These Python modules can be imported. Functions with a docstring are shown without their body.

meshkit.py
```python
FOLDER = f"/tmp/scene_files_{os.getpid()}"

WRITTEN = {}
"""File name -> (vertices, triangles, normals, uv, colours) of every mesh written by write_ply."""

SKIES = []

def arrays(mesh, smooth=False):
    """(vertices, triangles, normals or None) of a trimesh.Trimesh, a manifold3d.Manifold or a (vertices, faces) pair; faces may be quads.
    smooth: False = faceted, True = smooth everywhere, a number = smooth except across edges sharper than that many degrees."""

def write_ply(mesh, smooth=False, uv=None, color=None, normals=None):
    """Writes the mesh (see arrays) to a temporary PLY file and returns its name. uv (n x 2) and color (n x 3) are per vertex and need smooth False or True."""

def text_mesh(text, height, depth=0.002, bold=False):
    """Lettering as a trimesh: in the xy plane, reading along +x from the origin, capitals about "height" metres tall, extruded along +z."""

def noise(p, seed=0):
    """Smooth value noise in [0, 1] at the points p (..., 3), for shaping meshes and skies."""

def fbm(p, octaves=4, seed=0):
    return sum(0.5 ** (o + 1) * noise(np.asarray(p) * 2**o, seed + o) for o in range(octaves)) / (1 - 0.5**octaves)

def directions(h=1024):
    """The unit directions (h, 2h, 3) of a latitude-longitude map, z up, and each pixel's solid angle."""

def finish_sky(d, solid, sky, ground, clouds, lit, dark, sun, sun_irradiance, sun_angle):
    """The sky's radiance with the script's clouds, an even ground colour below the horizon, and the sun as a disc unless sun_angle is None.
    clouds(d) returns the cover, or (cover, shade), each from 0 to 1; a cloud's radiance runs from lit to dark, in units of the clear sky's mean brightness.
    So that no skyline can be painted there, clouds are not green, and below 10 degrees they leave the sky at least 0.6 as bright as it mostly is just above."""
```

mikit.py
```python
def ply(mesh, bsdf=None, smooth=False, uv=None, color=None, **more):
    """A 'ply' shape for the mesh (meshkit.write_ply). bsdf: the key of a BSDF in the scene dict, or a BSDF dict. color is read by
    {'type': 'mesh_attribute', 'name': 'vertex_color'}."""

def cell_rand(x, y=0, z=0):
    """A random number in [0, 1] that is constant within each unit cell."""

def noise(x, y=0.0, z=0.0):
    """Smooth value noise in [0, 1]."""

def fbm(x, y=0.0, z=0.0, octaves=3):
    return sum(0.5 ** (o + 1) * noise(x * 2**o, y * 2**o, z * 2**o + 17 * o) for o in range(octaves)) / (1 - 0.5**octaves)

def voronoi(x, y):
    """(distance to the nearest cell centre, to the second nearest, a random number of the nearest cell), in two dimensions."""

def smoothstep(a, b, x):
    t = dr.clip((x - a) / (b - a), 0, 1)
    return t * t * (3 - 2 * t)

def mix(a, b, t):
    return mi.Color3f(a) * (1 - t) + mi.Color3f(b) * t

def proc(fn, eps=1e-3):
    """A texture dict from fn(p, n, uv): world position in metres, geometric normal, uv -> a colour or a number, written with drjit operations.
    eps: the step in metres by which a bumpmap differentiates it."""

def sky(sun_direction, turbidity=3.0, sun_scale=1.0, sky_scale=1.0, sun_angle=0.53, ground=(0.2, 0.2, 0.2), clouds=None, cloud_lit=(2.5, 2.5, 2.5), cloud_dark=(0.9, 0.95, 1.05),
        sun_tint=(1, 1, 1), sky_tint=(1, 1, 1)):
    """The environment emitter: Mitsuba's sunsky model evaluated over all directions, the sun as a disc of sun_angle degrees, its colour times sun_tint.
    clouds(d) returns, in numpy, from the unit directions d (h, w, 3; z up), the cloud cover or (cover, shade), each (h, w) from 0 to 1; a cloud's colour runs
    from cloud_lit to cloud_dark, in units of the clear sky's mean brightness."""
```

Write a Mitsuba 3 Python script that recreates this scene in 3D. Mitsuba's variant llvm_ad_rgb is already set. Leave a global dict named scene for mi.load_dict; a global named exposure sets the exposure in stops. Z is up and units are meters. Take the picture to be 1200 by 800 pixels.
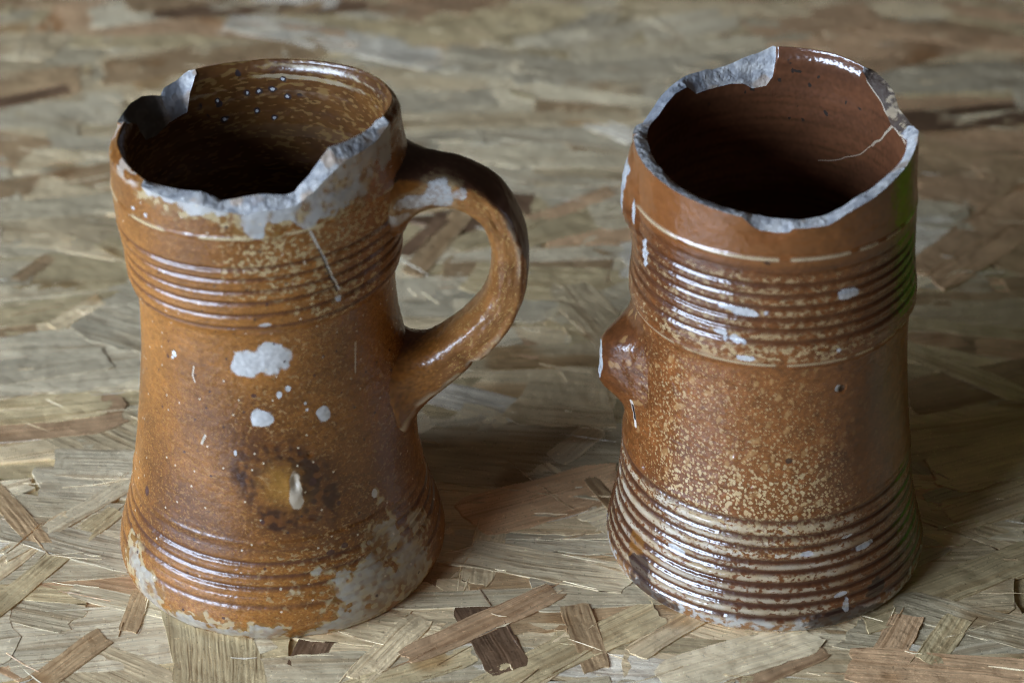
import math
import numpy as np, trimesh, drjit as dr, mitsuba as mi, mikit, meshkit
from scipy.interpolate import PchipInterpolator
from scipy.spatial import cKDTree
from scipy.ndimage import gaussian_filter, map_coordinates
T = mi.ScalarTransform4f

scene, labels = {}, {}

# ------------------------------------------------------------------ camera, light, exposure
PITCH, CAM_H, FOCAL = .5766, .4753, 3056.
exposure = -0.15
FOCUS = .755
scene['camera'] = {'type': 'thinlens', 'fov': 2 * math.degrees(math.atan(600 / FOCAL)), 'fov_axis': 'x', 'near_clip': .05, 'far_clip': 20.,
                   'aperture_radius': .0042, 'focus_distance': FOCUS,
                   'to_world': T().look_at([0, 0, CAM_H], [0, math.cos(PITCH), CAM_H - math.sin(PITCH)], [0, 0, 1])}
# a daylit window stands to the left of the board, a little towards the viewer
WIN_C, WIN_W, WIN_HT = np.array([-1.10, -.04, .47]), 1.22, .50
scene['window'] = {'type': 'rectangle', 'to_world': T().look_at(WIN_C.tolist(), [0, .64, .10], [0, 0, 1]) @ T().scale([WIN_W / 2, WIN_HT / 2, 1]),
                   'emitter': {'type': 'area', 'radiance': {'type': 'rgb', 'value': [15.8, 19.4, 24.8]}}}
labels['window'] = {'label': 'bright daylit window to the left of the board', 'category': 'window'}
# what the dim room around gives back
scene['room_light'] = {'type': 'constant', 'radiance': {'type': 'rgb', 'value': [.042, .031, .023]}}

# --- mug geometry: profiles (mug-local metres), axis lean and rim tilt ---
class Shape:
    def __init__(s, cx, cy, lean, tilt, prof, wall):
        s.cx, s.cy, s.lean, s.tilt, s.wall = cx, cy, lean, tilt, wall
        z, r = np.array(prof).T * 1e-3
        s.R = PchipInterpolator(z, r, extrapolate=True)
    def k(s, z):
        t = np.clip((z - .03) / .11, 0, 1)
        return s.tilt * t * t * (3 - 2 * t)
    def pos(s, th, r, z):
        x, y = r * np.cos(th), r * np.sin(th)
        return np.stack([s.cx + s.lean * z + x, s.cy + y, z + s.k(z) * x], -1)
    def Ri(s, z):
        return s.R(np.clip(z, .02, 1)) - s.wall
LEFT = Shape(-.0684, .6215, -.006, .055, [(0,46.3),(2,47.4),(5,48.2),(10,47.5),(16,45.8),(22,44.1),(28,42.6),(36,41),(46,39.4),(62,37.5),(77,36.2),(90,35.8),(96,36.1),(99.5,38.0),(104,38.5),(109,38.6),(114,39.2),(119,39.7),(126,39.9),(139,39.6),(152,39.4)], .0042)
RIGHT = Shape(.0752, .6240, -.0264, 0., [(0,45.4),(2,46.8),(4.5,47.2),(8,46.5),(12,45.6),(17,44.4),(25,43.1),(33,42.3),(43,41.4),(59,40),(68,39.3),(78,38.8),(84.5,38.8),(87.5,40.0),(91,40.4),(98,39.7),(104,39.3),(112,39.3),(133,38.9),(152,38.2)], .0037)
# --- END ---

def N3(p, s, seed=0, o=3):
    return meshkit.fbm(np.asarray(p) / s, o, seed) - .5

def tag(key, label=None, cat=None, group=None, kind=None):
    labels[key] = {k: v for k, v in (('label', label), ('category', cat), ('group', group), ('kind', kind)) if v}

def outward(P):
    """Faces of a swept grid, wound so that they look outwards."""
    f = grid_faces(*P.shape[:2])
    v = P.reshape(-1, 3) - P.reshape(-1, 3).mean(0)
    c = P.mean(1, keepdims=True)
    n = np.cross(v[f[:, 1]] - v[f[:, 0]], v[f[:, 2]] - v[f[:, 0]])
    d = (P - c).reshape(-1, 3)[f[:, 0]]
    return f if (n * d).sum() > 0 else f[:, ::-1]

def grid_faces(n, m, wrap=False):
    """Two triangles per cell of an n x m vertex grid (rows, columns)."""
    i, j = np.meshgrid(np.arange(n - 1), np.arange(m if wrap else m - 1), indexing='ij')
    a, b = i * m + j, i * m + (j + 1) % m
    c, d = a + m, b + m
    return np.concatenate([np.stack([a, b, d], -1).reshape(-1, 3), np.stack([a, d, c], -1).reshape(-1, 3)])

# ------------------------------------------------------------------ wood: the board of pressed strands
#  uv: whole part of u = tone of the strand, whole part of v = its seed, fractions = metres along and across it
TONES = [(.73, .585, .36), (.69, .52, .295), (.65, .53, .34), (.63, .475, .25), (.58, .36, .19), (.44, .285, .145), (.20, .115, .062), (.80, .69, .51)]

def wood_color(p, n, uv):
    tone, seed = dr.floor(uv.x), dr.floor(uv.y)
    u, v = uv.x - tone - .5, uv.y - seed - .5
    c = mi.Color3f(TONES[0])
    for k in range(1, 8):
        c = dr.select(tone == k, mi.Color3f(TONES[k]), c)
    r = mikit.cell_rand(tone, seed, 5)
    w = v + .0030 * mikit.noise(u * 28, v * 60, seed) + .0008 * mikit.noise(u * 110, v * 200, seed + 1)
    bands = .6 * mikit.noise(w * 230, u * 14, seed + 3) + .4 * mikit.noise(w * 560, u * 22, seed + 4)                      # growth rings cut lengthwise
    fine = mikit.noise(w * 2600, u * 70, seed + 7)
    blot = mikit.fbm(p.x * 70, p.y * 95, seed, 3)
    c = c * (.76 + .44 * r) * (.88 + .17 * bands) * (.84 + .30 * fine) * (.70 + .60 * blot)
    streak = mikit.smoothstep(.70, .9, mikit.noise(w * 900, u * 22, seed + 11))
    c = mikit.mix(c, c * mi.Color3f(.55, .44, .34), streak * .5)
    hair = mikit.smoothstep(.80, .93, mikit.noise(w * 2100 + 40, u * 45, seed + 2)) * mikit.smoothstep(.45, .6, mikit.noise(w * 160, u * 20, seed + 19))
    c = mikit.mix(c, c * mi.Color3f(.38, .30, .24), hair * .45)
    sp = mikit.noise(p.x * 1500, p.y * 1900, 7.)
    c = c * (1 + .5 * mikit.smoothstep(.88, .97, sp)) * (1 - .35 * mikit.smoothstep(.13, .04, sp))
    knot = mikit.smoothstep(.66, .80, mikit.fbm(p.x * 42 + 9, p.y * 60, seed * .37, 2))
    return mikit.mix(c, c * mi.Color3f(.62, .47, .33), knot * .8)

def wood_bump(p, n, uv):
    tone, seed = dr.floor(uv.x), dr.floor(uv.y)
    u, v = uv.x - tone - .5, uv.y - seed - .5
    w = v + .0030 * mikit.noise(u * 28, v * 60, seed) + .0008 * mikit.noise(u * 110, v * 200, seed + 1)
    return .26 * mikit.noise(w * 900, u * 50, seed) + .24 * mikit.noise(w * 2300, u * 110, seed + 5) + .10 * mikit.noise(p.x * 1300, p.y * 1300, 3.) + .9 * mikit.fbm(p.x * 190, p.y * 260, seed, 2)

scene['wood'] = {'type': 'twosided', 'bsdf': {'type': 'bumpmap', 'arbitrary': mikit.proc(wood_bump, eps=2e-4), 'scale': .00052,
                 'bsdf': {'type': 'principled', 'base_color': mikit.proc(wood_color), 'roughness': .43, 'specular': .5}}}

rng = np.random.default_rng(11)
X0, X1, Y0, Y1, CELL = -.40, .40, .42, 1.22, .0008
gx, gy = np.arange(X0, X1, CELL), np.arange(Y0, Y1, CELL)
H = np.full((len(gy), len(gx)), -.0022)
top_id = np.full(H.shape, -1, int)
THICK = .00034

def strand_list():
    out = []
    n = 1700
    for k in range(n):
        L = np.clip(rng.lognormal(math.log(.088), .40), .025, .18)
        W = np.clip(rng.lognormal(math.log(.0185), .45), .005, .042)
        a = rng.normal(0, .27) if rng.random() < .80 else rng.uniform(-1.57, 1.57)
        x, y = rng.uniform(X0 + .01, X1 - .01), rng.uniform(Y0 + .01, Y1 - .01)
        if abs(a) > .6: L = min(L, .045) * rng.uniform(.5, 1); W = min(W, .010)
        warm = np.clip((x - .07) / .09, 0, 1) * np.clip((y - .60) / .06, 0, 1)  # browner strands at the right: partly their own tone, partly painted warm shade
        pr = np.array([.25, .20, .26, .14, .04, .06, .015, .06]) * (1 - warm) + np.array([.04, .13, .02, .19, .34, .25, .03, .00]) * warm
        out.append((x, y, a, L, W, rng.choice(8, p=pr / pr.sum()), .06))
    # strands that lie on top and stand out: both ends on the board, width, tone
    for (xa, ya, xb, yb, W, tone, rag) in LAID:
        out.append(((xa + xb) / 2, (ya + yb) / 2, math.atan2(yb - ya, xb - xa), math.hypot(xb - xa, yb - ya), W, tone, rag))
    return out

LAID = [
    (-0.1538, 0.5809, -0.1197, 0.6393, 0.0080, 3, .05),
    (-0.1625, 0.5886, -0.1335, 0.6358, 0.0070, 1, .05),
    (-0.1357, 0.5512, -0.1156, 0.5782, 0.0090, 5, .05),
    (-0.0693, 0.4928, -0.0896, 0.5984, 0.0260, 3, .05),
    (-0.0119, 0.5925, -0.0005, 0.5603, 0.0130, 6, .05),
    (-0.0396, 0.5929, 0.0497, 0.5961, 0.0085, 0, .05),
    (-0.0095, 0.5523, 0.0444, 0.5898, 0.0130, 3, .05),
    (0.0178, 0.5913, 0.0239, 0.5610, 0.0090, 5, .05),
    (-0.0255, 0.6188, 0.0363, 0.6024, 0.0140, 0, .05),
    (-0.0142, 0.6306, 0.0356, 0.6534, 0.0210, 4, .05),
    (-0.0439, 0.5566, -0.0258, 0.5859, 0.0090, 1, .05),
    (-0.0484, 0.5523, -0.0096, 0.5695, 0.0080, 3, .05),
    (0.0979, 0.5835, 0.1604, 0.6188, 0.0140, 3, .05),
    (0.1101, 0.5929, 0.1573, 0.5733, 0.0130, 0, .05),
    (0.1028, 0.5621, 0.1143, 0.5866, 0.0090, 4, .05),
    (0.0628, 0.5548, 0.0893, 0.5706, 0.0080, 4, .05),
    (0.0404, 0.5566, 0.0876, 0.5782, 0.0160, 0, .05),
    (0.1162, 0.5639, 0.1289, 0.5859, 0.0080, 3, .05),
    (-0.1517, 0.6126, -0.1162, 0.6534, 0.0070, 0, .05),
    (-0.1572, 0.6306, -0.1085, 0.6106, 0.0140, 2, .05),
    (-0.1439, 0.6624, -0.1170, 0.6602, 0.0160, 2, .05),
    (-0.1637, 0.6534, -0.1400, 0.6188, 0.0070, 5, .05),
    (-0.0312, 0.5669, 0.0149, 0.5984, 0.0090, 4, .05),
    (0.0238, 0.6534, 0.0348, 0.6315, 0.0050, 5, .05),
    (0.0133, 0.6624, 0.0272, 0.6810, 0.0090, 2, .05),
    (0.1294, 0.6534, 0.1722, 0.6717, 0.0220, 1, .05),
    (0.1268, 0.6955, 0.1827, 0.7154, 0.0200, 5, .05),
    (0.1419, 0.7688, 0.2050, 0.8408, 0.0220, 4, .05),
    (0.1255, 0.7309, 0.1681, 0.6955, 0.0100, 3, .05),
    (-0.0356, 0.7717, -0.0155, 0.8219, 0.0090, 5, .05),
    (-0.0391, 0.7860, -0.0246, 0.8127, 0.0060, 6, .05),
    (0.0177, 0.7688, 0.0395, 0.7205, 0.0160, 1, .05),
    (0.0000, 0.6955, 0.0329, 0.6906, 0.0240, 1, .05),
    (-0.2053, 0.8979, -0.1725, 0.9121, 0.0080, 6, .05),
    (-0.1598, 0.9305, -0.1243, 0.9493, 0.0070, 5, .05),
    (0.0061, 0.8097, 0.0375, 0.8313, 0.0070, 4, .05),
    (-0.0955, 0.9807, -0.0783, 0.9888, 0.0060, 5, .05),
    (-0.1715, 0.7688, -0.1622, 0.7860, 0.0060, 5, .05),
    (-0.1552, 0.7388, -0.1405, 0.7577, 0.0070, 1, .05),
    (-0.1913, 0.8158, -0.1400, 0.8250, 0.0140, 0, .05),
    (-0.1734, 0.7104, -0.1327, 0.7205, 0.0140, 2, .05),
    (-0.0275, 0.9455, 0.0136, 0.9342, 0.0100, 2, .05),
    (0.1402, 0.9688, 0.2237, 0.9455, 0.0140, 4, .05),
    (0.0337, 0.5676, 0.0647, 0.5984, 0.0080, 1, .05),
    (0.0922, 0.5639, 0.1520, 0.5566, 0.0180, 4, .05),
    (-0.1095, 0.5782, -0.1075, 0.5984, 0.0060, 5, .05),
    (0.1316, 0.6315, 0.1656, 0.6489, 0.0160, 1, .05),
]
STR = strand_list()
NU, NV = 19, 7
verts_of, uv_of, area_of = [], [], []
su, sv = np.linspace(-1, 1, NU), np.linspace(-1, 1, NV)
for k, (x, y, a, L, W, tone, rag) in enumerate(STR):
    ca, sa = math.cos(a), math.sin(a)
    laid = k >= len(STR) - len(LAID)
    pw = rng.uniform(0, 1); ph = rng.uniform(0, 50, 6)
    def halfw(u, side):
        t = np.abs(u) * 2 / L
        return W / 2 * (1 + .20 * (meshkit.noise(np.stack([u / .016 + ph[side], u * 0 + k, u * 0], -1)) - .5) + .10 * (meshkit.noise(np.stack([u / .004 + ph[side], u * 0 + k, u * 0 + 4], -1)) - .5)) * (1 - (.10 + .55 * pw ** 3) * np.clip((t - .72) / .28, 0, 1) ** 1.6)
    def halfl(v, side):
        q = v / W
        return L / 2 - rag * L * (.8 * meshkit.noise(np.stack([q * 2.2 + ph[2 + side], q * 0 + k, q * 0], -1)) + .5 * meshkit.noise(np.stack([q * 7 + ph[2 + side], q * 0 + k, q * 0 + 3], -1))) - (ph[4 + side] % 1 - .5) * .5 * min(W, L) * q
    # raster window
    rad = .5 * math.hypot(L, W) + .004
    i0, i1 = np.clip([int((y - rad - Y0) / CELL), int((y + rad - Y0) / CELL) + 1], 0, len(gy))
    j0, j1 = np.clip([int((x - rad - X0) / CELL), int((x + rad - X0) / CELL) + 1], 0, len(gx))
    if i1 - i0 < 4 or j1 - j0 < 4:
        verts_of.append(None); uv_of.append(None); continue
    Hw = H[i0:i1, j0:j1]
    Hs = gaussian_filter(Hw, 4.2 if not laid else 5.5)
    THICK = .00024 if laid else .00022 if abs(a) > .6 else .00015
    yy, xx = np.meshgrid(gy[i0:i1] - y, gx[j0:j1] - x, indexing='ij')
    uu, vv = xx * ca + yy * sa, -xx * sa + yy * ca
    lift = rng.normal(0, .00012, 3)
    shape = lambda u, v: lift[0] * (2 * u / L) + lift[1] * (2 * v / W) * .8 + abs(lift[2]) * .5 * (2 * u / L) ** 2
    near = (np.abs(uu) < L / 2) & (np.abs(vv) < W * .62)
    un, vn = uu[near], vv[near]
    inn = (vn < halfw(un, 0)) & (vn > -halfw(un, 1)) & (un < halfl(vn, 0)) & (un > -halfl(vn, 1))
    hz = Hs[near] + THICK + shape(un, vn)
    cur = Hw[near]
    win = inn & (hz > cur)
    new = cur.copy(); new[win] = hz[win]
    Hw[near] = new
    ids = top_id[i0:i1, j0:j1]; t_ = ids[near]; t_[win] = k; ids[near] = t_
    # vertices of the strand: NU x NV grid, ragged
    U, V = np.meshgrid(su, sv, indexing='ij')
    u = np.where(U >= 0, U * halfl(V * W / 2, 0), U * halfl(V * W / 2, 1))
    v = np.where(V >= 0, V * halfw(u, 0), V * halfw(u, 1))
    px, py = x + u * ca - v * sa, y + u * sa + v * ca
    z = map_coordinates(Hs, [(py - Y0) / CELL - i0, (px - X0) / CELL - j0], order=1, mode='nearest') + THICK + shape(u, v)
    z = z + .00010 * (rng.random(z.shape) - .5)
    verts_of.append(np.stack([px, py, z], -1))
    uv_of.append(np.stack([tone + .5 + u, rng.integers(0, 14) + .5 + v], -1))
Hlow = gaussian_filter(H, .030 / CELL) - .00015
def level(P):
    return P[..., 2] - map_coordinates(Hlow, [(P[..., 1] - Y0) / CELL, (P[..., 0] - X0) / CELL], order=1, mode='nearest')
seen = np.bincount(top_id[top_id >= 0], minlength=len(STR)).astype(float)
# weight by how large it shows: metres to the viewer, and whether the frame takes it in
yy, xx = np.meshgrid(gy, gx, indexing='ij')
dist = yy * math.cos(PITCH) + CAM_H * math.sin(PITCH)
infr = (np.abs(xx) / dist < 1.05 * 600 / FOCAL) & (np.abs(yy * math.sin(PITCH) - CAM_H * math.cos(PITCH)) / dist < 1.05 * 400 / FOCAL)
foot = (np.hypot(xx - LEFT.cx, yy - LEFT.cy) < .045) | (np.hypot(xx - RIGHT.cx, yy - RIGHT.cy) < .043)
ok = (top_id >= 0) & infr & ~foot
big = np.bincount(top_id[ok], weights=(1 / dist ** 3)[ok], minlength=len(STR))
order = np.argsort(-big)
named = [k for k in order[:298] if big[k] > 0 and verts_of[k] is not None]
others = [k for k in range(len(STR)) if k not in set(named) and seen[k] > 3 and verts_of[k] is not None]

def strand_mesh(k):
    V = verts_of[k].copy(); V[..., 2] = level(V)
    ring = np.concatenate([V[0, :], V[1:, -1], V[-1, -2::-1], V[-2:0:-1, 0]])
    uvr = uv_of[k]; ruv = np.concatenate([uvr[0, :], uvr[1:, -1], uvr[-1, -2::-1], uvr[-2:0:-1, 0]])
    low = ring - [0, 0, .0012]
    m = len(ring)
    top = grid_faces(NU, NV)
    sk = np.array([[i, (i + 1) % m, m + (i + 1) % m, m + i] for i in range(m)]) + NU * NV
    f = np.vstack([top[:, ::-1] if False else top, sk[:, [0, 2, 1]], sk[:, [0, 3, 2]]])
    return np.vstack([V.reshape(-1, 3), ring, low]), f, np.vstack([uvr.reshape(-1, 2), ruv, ruv])

def strand_normals(v, f):
    return trimesh.Trimesh(v, f, process=False)

# the panel itself, under its strands
bw = trimesh.creation.box([1.3, 1.3, .016]); bw.apply_translation([0, .9, -.0014 - .008])
buv = np.stack([3.5 + bw.vertices[:, 0] * .3, 2.5 + bw.vertices[:, 1] * .3], -1)
scene['board'] = mikit.ply(bw, 'wood', uv=buv)
tag('board', 'pale pressed strand board the two mugs stand on', kind='structure')
for i, k in enumerate(named):
    v, f, uv = strand_mesh(k)
    scene['board__strand' + (f'_{i:03d}' if i else '')] = mikit.ply((v, f), 'wood', uv=uv)
if others:
    vs, fs, us, at = [], [], [], 0
    for k in others:
        v, f, uv = strand_mesh(k)
        vs.append(v); fs.append(f + at); us.append(uv); at += len(v)
    # fibres torn up along the edges of the strands
    for _ in range(3400):
        k = int(rng.integers(0, len(STR)))
        x, y, a, L0, W0, tone, _r = STR[k]
        if seen[k] < 20 or not (-.30 < x < .30 and .5 < y < 1.05): continue
        uu, vv = rng.uniform(-.5, .5) * L0, rng.choice([-.5, .5]) * W0 * rng.uniform(.85, 1.06)
        if rng.random() < .35: uu, vv = rng.choice([-.5, .5]) * L0 * rng.uniform(.86, 1.02), rng.uniform(-.5, .5) * W0
        x, y = x + uu * math.cos(a) - vv * math.sin(a), y + uu * math.sin(a) + vv * math.cos(a)
        a += rng.normal(0, .07); L, W = min(rng.lognormal(math.log(.0085), .6), .018), rng.uniform(.0003, .0010) * (1 + max(0, y - .7) * 2.5)
        s = np.linspace(-.5, .5, 5); bend = rng.normal(0, .05)
        cx = x + s * L * math.cos(a) - bend * L * s * s * math.sin(a); cy = y + s * L * math.sin(a) + bend * L * s * s * math.cos(a)
        P = np.stack([cx, cy, map_coordinates(H, [(cy - Y0) / CELL, (cx - X0) / CELL], order=1, mode='nearest')], -1)
        P[:, 2] = level(P) + .00003 + np.abs(s) * rng.uniform(-.0004, .0006)
        wv = np.array([-math.sin(a), math.cos(a), 0]) * W * .5
        wid = (1 - np.abs(s) * 1.7)[:, None]
        v = np.concatenate([P - wv * wid, P + [0, 0, .0002], P + wv * wid])
        idx = np.arange(4)
        f = np.concatenate([np.stack([a_ + idx, a_ + idx + 1, a_ + idx + 6], -1) for a_ in (0, 5)] + [np.stack([a_ + idx, a_ + idx + 6, a_ + idx + 5], -1) for a_ in (0, 5)])
        if rng.random() < .35: tone = rng.choice([7, 0, 5], p=[.15, .45, .40])
        us.append(np.stack([tone + .5 + v[:, 0] * .3, 3.5 + (v[:, 1] - .7) * .3], -1)); vs.append(v); fs.append(f + at); at += len(v)
    scene['board__small_strands'] = mikit.ply((np.vstack(vs), np.vstack(fs)), 'wood', uv=np.vstack(us))
    tag('board__small_strands', kind='stuff')

# ------------------------------------------------------------------ stoneware
GROOVES = {'L': [(119.0, .7, .62), (115.4, .7, .62), (111.3, .75, .62), (107.7, .75, .62), (103.8, .75, .62), (99.7, .7, .5), (24.9, .8, .62), (21.1, .7, .5), (17.6, .7, .45), (12.2, .8, .30), (29.0, .8, .16), (117.3, .4, .13), (113.4, .4, .14), (109.5, .4, .14), (105.7, .4, .13), (101.7, .4, .12), (23.1, .4, .12), (19.3, .4, .12), (15., .4, .14)],
           'R': [(112.1, .8, .6), (108.7, .75, .65), (105.2, .75, .65), (101.5, .75, .65), (98.2, .75, .6), (94.7, .75, .55), (116.4, .9, .2), (36.6, .75, .42), (31.5, .8, .55), (28.0, .7, .42), (23.5, .75, .55), (20.3, .7, .45), (16.2, .75, .55), (13.0, .7, .45), (9.9, .7, .45), (6.2, .75, .40), (110.5, .38, .16), (107., .38, .17), (103.4, .38, .17), (99.9, .38, .17), (96.5, .38, .16), (92.3, .4, .15), (34.2, .4, .2), (29.8, .35, .16), (25.9, .38, .2), (21.9, .35, .16), (18.3, .38, .2), (14.6, .35, .17), (11.5, .35, .16), (8.1, .35, .18)]}
RIDGES = {'L': [(128.6, .55, .30), (31.2, .7, .25), (117.2, 1.4, .12)], 'R': [(120.2, .6, .38), (88.3, .5, .25), (38.6, .8, .3)]}

def outer_disp(which, th, z):
    """Grooves, ridges and the unevenness of the thrown wall, in metres."""
    cs = np.stack([np.cos(th) * 1., np.sin(th) * 1., z * 0], -1)
    wob = .0005 * (meshkit.noise(np.stack([np.cos(th) * 1.6 + 5, np.sin(th) * 1.6 + 5, z * 60], -1), 3) - .5)
    zz = z + wob
    amp = .72 + .56 * meshkit.noise(np.stack([np.cos(th) * 2.2 + 9, np.sin(th) * 2.2 + 9, z * 180], -1), 8)
    d = np.zeros_like(z)
    for c, w, a in GROOVES[which]:
        d -= a * 1e-3 * amp * np.exp(-((zz - c * 1e-3) / (w * .85e-3)) ** 2)
    for c, w, a in RIDGES[which]:
        d += a * 1e-3 * amp * np.exp(-((zz - c * 1e-3) / (w * 1e-3)) ** 2)
    d += .0010 * (meshkit.noise(np.stack([np.cos(th) * 1.1 + 3, np.sin(th) * 1.1 + 3, z * 22], -1), 21) - .5)
    d += .00010 * (meshkit.noise(np.stack([np.cos(th) * .8 + 3, np.sin(th) * .8 + 3, z * 900], -1), 22) - .5)
    d += .00016 * (meshkit.fbm(np.stack([np.cos(th) * 16 + 3, np.sin(th) * 16 + 3, z * 420], -1), 2, 23) - .5)
    return d

def dab(th, z, t0, z0, a, b):
    """Round bump of height 1 at angle t0 (degrees) and height z0 (mm), half sizes a, b in mm."""
    s = ((np.degrees(th) - t0 + 180) % 360 - 180) * math.pi / 180 * 40
    return np.exp(-((s / a) ** 2 + ((z * 1e3 - z0) / b) ** 2))

def pits(th, z, spots):
    d = np.zeros_like(z)
    for t0, z0, a, b, h in spots:
        d += h * 1e-3 * dab(th, z, t0, z0, a, b)
    return d

def curve(pts):
    t, v = np.array(sorted(pts)).T
    t, v = np.concatenate([t[-3:] - 360, t, t[:3] + 360]), np.concatenate([v[-3:], v, v[:3]]) * 1e-3
    return lambda th: np.interp((np.degrees(th) + 180) % 360 - 180, t, v)

def ragged(th, amp, seed):
    q = np.stack([np.cos(th) * 9 + 20, np.sin(th) * 9 + 20, th * 0], -1)
    return amp * (meshkit.fbm(q * .8, 3, seed) - .5)

NT = 940
TH = np.linspace(-math.pi, math.pi, NT + 1) + math.radians(90)       # the seam of the mesh faces away

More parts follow.
